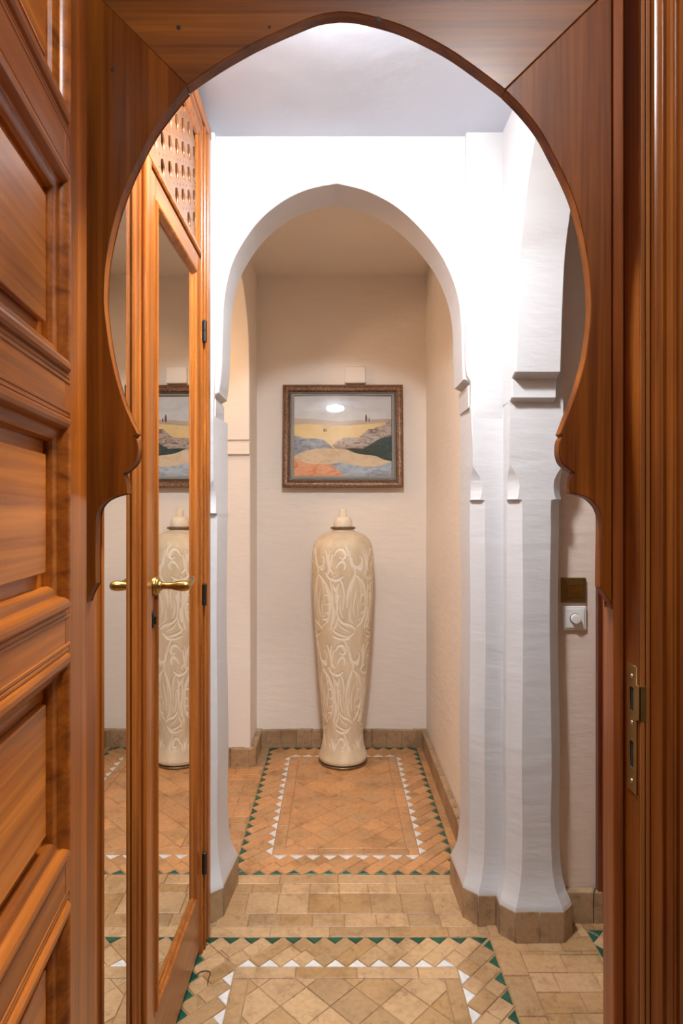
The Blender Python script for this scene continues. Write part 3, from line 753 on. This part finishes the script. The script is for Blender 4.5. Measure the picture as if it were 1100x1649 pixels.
# carving drawn in one repeating cell: u across (0..1), v down (0..1); five repeats round, 2.15 down
CELL = [  # (points, width) strokes cut into the surface, in crop pixels
 ([(330, 440), (305, 500), (288, 570), (285, 630)], (3, 12, 8, 2)),
 ([(330, 440), (365, 470), (395, 520), (410, 590), (408, 660), (385, 715), (350, 745)], (3, 9, 13, 12, 10, 8, 3)),
 ([(395, 520), (372, 508)], (10, 2)), ([(404, 560), (378, 560)], (10, 2)), ([(410, 605), (384, 618)], (10, 2)), ([(404, 655), (376, 668)], (10, 2)), ([(388, 700), (360, 706)], (10, 2)),
 ([(340, 690), (325, 640), (330, 580), (345, 520)], (1, 4, 4, 1)), ([(360, 690), (352, 640), (358, 590)], (1, 3, 1)),
 ([(232, 500), (226, 560), (228, 620), (232, 680), (262, 720), (310, 735), (345, 760)], (3, 9, 7, 5, 8, 10, 4)),
 ([(207, 500), (222, 530), (236, 495)], (4, 12, 6)), ([(236, 560), (232, 600)], (8, 3)),
 ([(160, 430), (185, 462), (225, 472), (262, 452)], (3, 8, 10, 3)), 
 ([(232, 690), (222, 730), (205, 765), (250, 790), (300, 800), (330, 780)], (4, 9, 6, 6, 8, 3)),
 ([(205, 800), (250, 815), (290, 810), (310, 795)], (4, 7, 11, 5)), ([(236, 720), (260, 750), (300, 770)], (1, 4, 1)),
 ([(310, 350), (318, 385), (345, 400), (372, 380), (375, 350), (358, 335)], (10, 12, 10, 8, 5, 2)), ([(345, 400), (362, 412), (378, 390)], (6, 10, 3)),
 ([(300, 300), (306, 350), (330, 410), (330, 440)], (3, 9, 8, 3)),
 ([(225, 400), (240, 375), (262, 365), (275, 385), (268, 410)], (4, 8, 12, 8, 3)), ([(200, 330), (190, 380), (185, 420)], (6, 10, 4)), ([(212, 330), (232, 300), (262, 300), (276, 330), (262, 350), (246, 338)], (3, 8, 11, 9, 6, 3)), ([(188, 300), (178, 350), (186, 400), (205, 430)], (3, 8, 9, 3)),
 ([(420, 480), (428, 560), (430, 640), (424, 700), (412, 760)], (3, 7, 8, 8, 4)),
 ([(385, 300), (400, 350), (408, 410), (395, 450)], (3, 8, 9, 4)), ([(395, 450), (420, 470), (440, 450)], (3, 6, 3)),
 ([(150, 470), (172, 510), (192, 570), (204, 640), (200, 700), (182, 750)], (3, 7, 9, 9, 8, 3)), ([(196, 600), (214, 660), (206, 720)], (3, 9, 3)),
 ([(248, 470), (262, 500), (270, 560), (262, 640)], (3, 6, 5, 2)), ([(250, 580), (246, 640), (262, 690)], (2, 5, 2)), ([(300, 640), (306, 700), (330, 730)], (2, 5, 2)),
 ([(355, 470), (372, 540), (370, 620)], (1, 3, 1)), ([(318, 480), (308, 560), (312, 640)], (1, 3, 1)),
 ([(262, 250), (285, 290), (290, 330)], (3, 7, 3)),
]
PW, PHH, X0, Y0 = 226.0, 555.0, 205.0, 262.0
Rm = 181.0
def carve(TH_, Zp):
    """0 = raised, 1 = cut, for arrays of angle and crop-pixel row"""
    uu = (TH_ * Rm * (2 * PI * Rm / PW / round(2 * PI * Rm / PW)) ** -1 + 116) % PW
    vv = (Zp - Y0) % PHH
    best = np.zeros_like(uu)
    for pts, wd in CELL:
        sp_ = spline([(x, y, w_) for (x, y), w_ in zip(pts, wd)], 5)
        for (xa, ya_, wa), (xb, yb_, wb) in zip(sp_[:-1], sp_[1:]):
            xm, ym = (xa + xb) / 2 - X0, (ya_ + yb_) / 2 - Y0
            dx, dy = xb - xa, yb_ - ya_; l2 = dx * dx + dy * dy + 1e-9
            px = (uu - (xa - X0) + PW / 2) % PW - PW / 2; py_ = (vv - (ya_ - Y0) + PHH / 2) % PHH - PHH / 2
            near = (np.abs(px) < 70) & (np.abs(py_) < 70)
            if not near.any(): continue
            pxn, pyn = px[near], py_[near]
            t = np.clip((pxn * dx + pyn * dy) / l2, 0, 1)
            dist = np.hypot(pxn - t * dx, pyn - t * dy); wq = (wa + (wb - wa) * t) * 0.72
            val = np.clip((wq + 2.2 - dist) / 2.6, 0, 1)
            best[near] = np.maximum(best[near], val)
    return best
Yrow = (CAM_H - (Zz + zoff - 0.006)) * F / 3.0 + VY; Yrow = (Yrow - 810) * 3.747
TT, YY = np.meshgrid(th_, Yrow)
cut = carve(TT, YY)
fade = np.clip((1485 - YY) / 30, 0, 1) * np.clip((YY - 262) / 25, 0, 1); cut *= fade
rng = np.random.default_rng(3)
R2 = Rz[:, None] - 0.0028 * cut + 0.0006 * np.sin(TT * 3 + YY * 0.01)
vs = np.stack([R2 * np.cos(TT), R2 * np.sin(TT), np.repeat(Zz[:, None], NT, 1)], -1).reshape(-1, 3)
ii = np.arange(NZ - 1)[:, None] * NT; jj = np.arange(NT)[None, :]; jk = (jj + 1) % NT
fs = np.stack([ii + jj, ii + jk, ii + NT + jk, ii + NT + jj], -1).reshape(-1, 4)
me = bpy.data.meshes.new('body'); me.from_pydata(vs.tolist(), [], fs.tolist())
at_ = me.attributes.new('carved', 'FLOAT', 'POINT'); at_.data.foreach_set('value', cut.reshape(-1).astype(np.float32))
m_, nt, b_ = new_mat('carved_jar_glaze')
an = nt.nodes.new('ShaderNodeAttribute'); an.attribute_name = 'carved'
n1 = N(nt, 'ShaderNodeTexNoise', Scale=30.0, Detail=5.0); nt.links.new(coords(nt, (1, 1, 0.35)), n1.inputs[0])
n2 = N(nt, 'ShaderNodeTexNoise', Scale=140.0, Detail=3.0); nt.links.new(coords(nt, (1, 1, 0.5)), n2.inputs[0])
tanr = ramp(nt, n1.outputs[0], [(0.3, lin(208, 188, 156)), (0.7, lin(226, 208, 178))])
nt.links.new(mixc(nt, an.outputs['Fac'], tanr, lin(238, 227, 208)), b_.inputs['Base Color']); b_.inputs['Roughness'].default_value = 0.5
bump(nt, b_, n2.outputs[0], 0.35, 0.0015)
link('body', me, m_, jar, 60)
GL = plain('jar_glaze', lin(236, 222, 198), 0.4, 0, 0.06, 30)
RIMM = plain('jar_metal_band', lin(132, 108, 80), 0.35, 0.8, 0.15, 60)
m = MB(); m.lathe([(.108, 0), (.1165, .002), (.1175, .006), (.1165, .0105), (.112, .0125)], n=64); m.build('base_rim', RIMM, jar, 60)
zt = Zz[-1]
m = MB(); m.lathe([(jr(70), zt - .003), (jr(62), zt + .006), (jr(62), zt + .012)], n=48); m.build('neck', GL, jar, 60)
m = MB(); m.lathe([(jr(60), zt + .008), (jr(74), zt + .010), (jr(77), zt + .0145), (jr(74), zt + .019), (jr(60), zt + .021)], n=48); m.build('neck_ring', RIMM, jar, 60)
m = MB(); m.lathe([(jr(56), zt + .019), (jr(57), zt + .035), (jr(54), zt + .052), (jr(47), zt + .063), (jr(36), zt + .069), (jr(23), zt + .071), (jr(24), zt + .075), (jr(25), zt + .098), (jr(23), zt + .105), (jr(14), zt + .109)], n=48)
m.build('lid', GL, jar, 50)

# ================================================================ FRAMED PICTURE
YP = 3.161
def pc(x, y): X, Z = at(440 + x / 4.783, 590 + y / 4.783, YP); return X, Z
PX, PZ = pc(536, 935)
pic = empty('framed_picture', (PX, YP, PZ)); tag(pic, 'landscape of dunes and hills in a gilt brown frame above the tall jar', 'picture')
pic.rotation_euler = (math.radians(-2.85), 0, 0)
def pl(x, y): X, Z = pc(x, y); return X - PX, Z - PZ
x0, z0 = pl(72, 935); x1, z1 = pl(1000, 137)
FRM = [(0, -.002), (0, .014), (.003, .018), (.008, .019), (.011, .0165), (.022, .0135), (.029, .015), (.032, .013), (.034, .008), (.0385, .006)]
m_, nt, b_ = new_mat('gilt_brown_frame')
n1 = N(nt, 'ShaderNodeTexNoise', Scale=160.0, Detail=4.0); nt.links.new(coords(nt), n1.inputs[0])
nt.links.new(ramp(nt, n1.outputs[0], [(0.3, lin(70, 42, 24)), (0.55, lin(122, 84, 54)), (0.75, lin(176, 136, 96))]), b_.inputs['Base Color'])
b_.inputs['Roughness'].default_value = 0.35; b_.inputs['Metallic'].default_value = 0.25; bump(nt, b_, n1.outputs[0], 0.5, 0.002)
def pring(name, xa, za, xb, zb, prof_, y, mat):
    vs = []; fs = []; n = len(prof_)
    for cx, cz, sx, sz in ((xa, za, 1, 1), (xb, za, -1, 1), (xb, zb, -1, -1), (xa, zb, 1, -1)):
        for d, h_ in prof_: vs.append((cx + sx * d, y - h_, cz + sz * d))
    for c in range(4):
        e = (c + 1) % 4
        for i in range(n - 1): fs.append((c * n + i, e * n + i, e * n + i + 1, c * n + i + 1))
    return mesh_obj(name, vs, fs, mat, pic, 25)
pring('frame', x0, z0, x1, z1, FRM, 0.0, m_)
BLK = plain('black_sight_edge', lin(26, 20, 18), 0.4)
pring('sight_edge', x0 + .0368, z0 + .0368, x1 - .0368, z1 - .0368, [(0, .0050), (.0003, .0095), (.0050, .0085), (.0056, .001)], 0, BLK)
m = MB(); m.box(x0 + .01, .001, z0 + .01, x1 - .01, .008, z1 - .01); m.build('backing', DARKW, pic)
MATB = plain('grey_mount', lin(178, 168, 152), 0.7)
ma0, mz0_ = pl(134, 868); ma1, mz1_ = pl(940, 192)
pring('mount', ma0 + .0022, mz0_ + .0018, ma1 - .0022, mz1_ - .0018, [(0, .0015), (.0135, .0025), (.0138, .0005)], 0, MATB)
def marble(name, a, b, scale=18.0, c=None, dist=1.5):
    m, nt, bb = new_mat(name); n1 = N(nt, 'ShaderNodeTexNoise', Scale=scale, Detail=6.0, Roughness=0.62, Distortion=dist)
    nt.links.new(coords(nt, (1, 1, 2.2)), n1.inputs[0])
    st = [(0.32, a), (0.6, b)] + ([(0.72, c)] if c else [])
    nt.links.new(ramp(nt, n1.outputs[0], st), bb.inputs['Base Color']); bb.inputs['Roughness'].default_value = 0.6; return m
art = empty('artwork'); art.parent = pic; art['label'] = 'inlaid landscape of sand, grey and dark green hills under a pale sky'
LAY = [
 ('sky', [(158, 222), (914, 222), (914, 846), (158, 846)], marble('art_sky', lin(218, 212, 208), lin(232, 228, 224), 5)),
 ('haze', [(158, 392), (220, 400), (290, 398), (400, 410), (520, 420), (640, 410), (760, 404), (914, 398), (914, 520), (158, 520)], marble('art_haze', lin(196, 168, 150), lin(214, 192, 172), 8)),
 ('sand', [(158, 448), (230, 438), (300, 440), (380, 446), (450, 455), (530, 452), (600, 450), (720, 440), (840, 430), (914, 422), (914, 650), (158, 650)], marble('art_sand', lin(238, 204, 136), lin(248, 218, 156), 6)),
 ('grey_hill', [(158, 530), (200, 538), (240, 552), (330, 553), (390, 563), (425, 590), (450, 620), (476, 640), (400, 660), (300, 690), (158, 710)], marble('art_grey', lin(116, 120, 128), lin(186, 190, 196), 14, lin(206, 208, 210))),
 ('mountain', [(455, 602), (490, 575), (525, 555), (548, 545), (600, 548), (655, 545), (680, 530), (700, 512), (735, 478), (770, 480), (800, 462), (845, 455), (880, 425), (914, 412), (914, 560), (860, 545), (790, 575), (725, 622), (690, 640), (600, 640), (520, 646), (480, 640)], marble('art_mountain', lin(112, 78, 62), lin(224, 204, 188), 15, lin(176, 142, 122), 2.0)),
 ('beige_hill', [(158, 690), (200, 668), (260, 645), (330, 634), (400, 630), (500, 634), (560, 640), (620, 660), (700, 676), (800, 690), (914, 728), (914, 846), (158, 846)], marble('art_beige', lin(226, 194, 154), lin(244, 220, 184), 10, lin(232, 202, 162))),
 ('green_hill', [(556, 630), (620, 628), (690, 633), (740, 606), (800, 566), (860, 541), (914, 536), (914, 730), (850, 716), (790, 688), (700, 678), (640, 668), (600, 652)], marble('art_green', lin(22, 44, 38), lin(52, 82, 70), 16, lin(36, 62, 54))),
 ('blue_hill', [(436, 752), (480, 744), (520, 741), (600, 756), (690, 772), (780, 771), (850, 755), (914, 735), (914, 846), (540, 846), (500, 800), (470, 770)], marble('art_blue', lin(140, 148, 158), lin(210, 214, 218), 14)),
 ('orange_hill', [(158, 712), (205, 728), (250, 745), (330, 752), (430, 752), (480, 780), (525, 822), (560, 846), (158, 846)], marble('art_orange', lin(226, 130, 78), lin(248, 196, 150), 16, lin(232, 150, 98))),
]
for i, (nm, pts, mt) in enumerate(LAY):
    pts = [(min(max(x, 160), 912), min(max(y, 224), 845)) for x, y in pts]
    if i > 0:
        pass
    q = [pl(*p_) for p_ in pts]; t = 0.0003 * (i + 1)
    o = link(nm, fill_mesh(nm, [q], 0.0003 * (i + 1), lambda a, b, c, t=t: (a, 0.0008 - t + c, b)), mt, art)
TREE = plain('art_tree', lin(40, 44, 36), 0.6); TREE2 = plain('art_tree_purple', lin(122, 86, 84), 0.6)
for x, y, hh, mt in ((392, 487, 17, TREE), (407, 488, 13, TREE), (717, 394, 31, TREE2), (740, 407, 17, TREE2)):
    q = [pl(x + hh * .26 * math.sin(a) * (1 - .35 * math.cos(a)), y - hh * math.cos(a)) for a in [k_ * PI / 7 for k_ in range(14)]]
    link('tree', fill_mesh('tree', [q], 0.004, lambda a, b, c: (a, -0.0026 + c, b)), mt, art)
m_, nt, b_ = new_mat('picture_glass')
b_.inputs['Base Color'].default_value = (1, 1, 1, 1); b_.inputs['Roughness'].default_value = 0.0
out = nt.nodes['Material Output']; tr = nt.nodes.new('ShaderNodeBsdfTransparent'); gl = nt.nodes.new('ShaderNodeBsdfGlossy'); gl.inputs['Roughness'].default_value = 0.02
fr = nt.nodes.new('ShaderNodeFresnel'); fr.inputs[0].default_value = 1.5; ms = nt.nodes.new('ShaderNodeMixShader')
nt.links.new(fr.outputs[0], ms.inputs[0]); nt.links.new(tr.outputs[0], ms.inputs[1]); nt.links.new(gl.outputs[0], ms.inputs[2]); nt.links.new(ms.outputs[0], out.inputs[0])
m = MB(); m.add([(x0 + .036, -.0050, z0 + .032), (x1 - .036, -.0050, z0 + .032), (x1 - .036, -.0050, z1 - .032), (x0 + .036, -.0050, z1 - .032)], [(0, 1, 2, 3)]); m.build('glass', m_, pic)

# plaster coloured box above the picture
m = MB(); X, Z = at(572, 604, 3.18)
m.box(X - .054, 3.168, Z - .043, X + .054, YB, Z + .043, .007)
wb = empty('wall_box', (X, YB, Z - .043)); tag(wb, 'small cream square box on the wall just above the picture', 'wall box')
bx = m.build('cover', CREAM, wb, 40); bx.matrix_parent_inverse = Matrix.Translation((-X, -YB, -(Z - .043)))

# ================================================================ WALL SWITCHES on the passage wall
YW = 1.840
def switch(px, py, w_, h_, name, label, build):
    X, Z = at(px, py, YW); r = empty(name, (X, YW, Z)); tag(r, label, 'switch'); build(r, w_, h_)
def sw_brass(r, w_, h_):
    m = MB(); m.box(-w_ / 2, -.008, -h_ / 2, w_ / 2, 0.0, h_ / 2, .002); m.build('plate', BRONZE, r, 40)
    m = MB(); m.box(-w_ * .27, -.0115, -h_ * .26, w_ * .34, -.0078, h_ * .26, .0015); m.build('rocker', BRASS, r, 40)
def sw_dim(r, w_, h_):
    m = MB(); m.box(-w_ / 2, -.008, -h_ / 2, w_ / 2, 0.0, h_ / 2, .003); m.build('plate', PLASTIC, r, 40)
    m = MB(); m.box(-w_ * .40, -.0105, -h_ * .40, w_ * .40, -.0076, h_ * .40, .0015); m.build('inner_plate', PLASTIC, r, 40)
    m = MB(); m.lathe([(.0158, .0), (.0158, .0012), (.0148, .0014)], Matrix.Translation((0, -.0103, 0)) @ Matrix.Rotation(PI / 2, 4, 'X'), 36); m.build('dial_gap_shade', IRON, r, 40)  # solid dark disc, coloured as the shade in the gap round the dial
    m = MB(); m.lathe([(.0142, .0), (.0142, .010), (.0132, .0114), (.010, .012)], Matrix.Translation((0, -.0103, 0)) @ Matrix.Rotation(PI / 2, 4, 'X'), 36); m.build('dial', PLASTIC, r, 40)
switch(922.5, 950, .073, .074, 'light_switch', 'square brass light switch on the passage wall above the white dimmer', sw_brass)
switch(924, 995, .070, .071, 'dimmer_switch', 'white dimmer switch with a round dial below the brass switch', sw_dim)

# ================================================================ LAMPS
def emit(name, c, s):
    m, nt, b = new_mat(name); b.inputs['Base Color'].default_value = (.9, .9, .9, 1)
    b.inputs['Emission Color'].default_value = c; b.inputs['Emission Strength'].default_value = s; return m
def ceiling_lamp(name, label, x, y, z, r, mat, drop):
    e = empty(name, (x, y, z)); tag(e, label, 'lamp')
    m = MB(); m.lathe([(r * .80, -.004), (r * .78, -.016), (r * .70, -.030)], n=32); m.build('base', PLASTIC, e, 40)
    m = MB(); m.lathe([(r * .74, -.018), (r, -.024), (r, -.030), (r * .96, -drop * .80), (r * .86, -drop * .93), (r * .5, -drop * .98), (r * .02, -drop)], n=32, cap=False); m.build('shade', mat, e, 60)
    return e
ceiling_lamp('ceiling_lamp', 'white opal lamp on the hall ceiling behind the wooden arch', -0.01, 1.13, H1, 0.072, emit('opal_glow', (0.91, 0.96, 1.0, 1), HALL_LAMP), .050)
ceiling_lamp('ceiling_lamp', 'white opal lamp on the ceiling of the entry room', 0.42, -0.30, H0, 0.16, emit('entry_glow', (0.97, 0.97, 0.98, 1), ENTRY_LAMP), .10)
ld = bpy.data.lights.new('passage_light', 'POINT'); ld.energy = SIDE_LAMP_W; ld.color = (1.0, 0.66, 0.40); ld.shadow_soft_size = .06
lo_ = bpy.data.objects.new('passage_light', ld); COL.objects.link(lo_); lo_.location = (-1.05, 2.42, 2.15)

# ================================================================ loose thread on the tiles
m = MB(); th_p = [(314.5, 1573), (322, 1566.5), (330, 1564.5), (337, 1565.5), (338.8, 1570), (336, 1576), (335, 1582), (334.6, 1588.5)]
q = []
for x, y in th_p:
    Y = CAM_H / ((y - VY) / F); q.append(((x - VX) / F * Y, Y, 0.0018))
m.tube(spline(q, 4), 0.0011, 6); o = m.build('thread', plain('dark_thread', lin(34, 26, 20), 0.7), None, 60)
tag(o, 'curled dark thread lying on the tiles by the mirrored closet', 'thread')
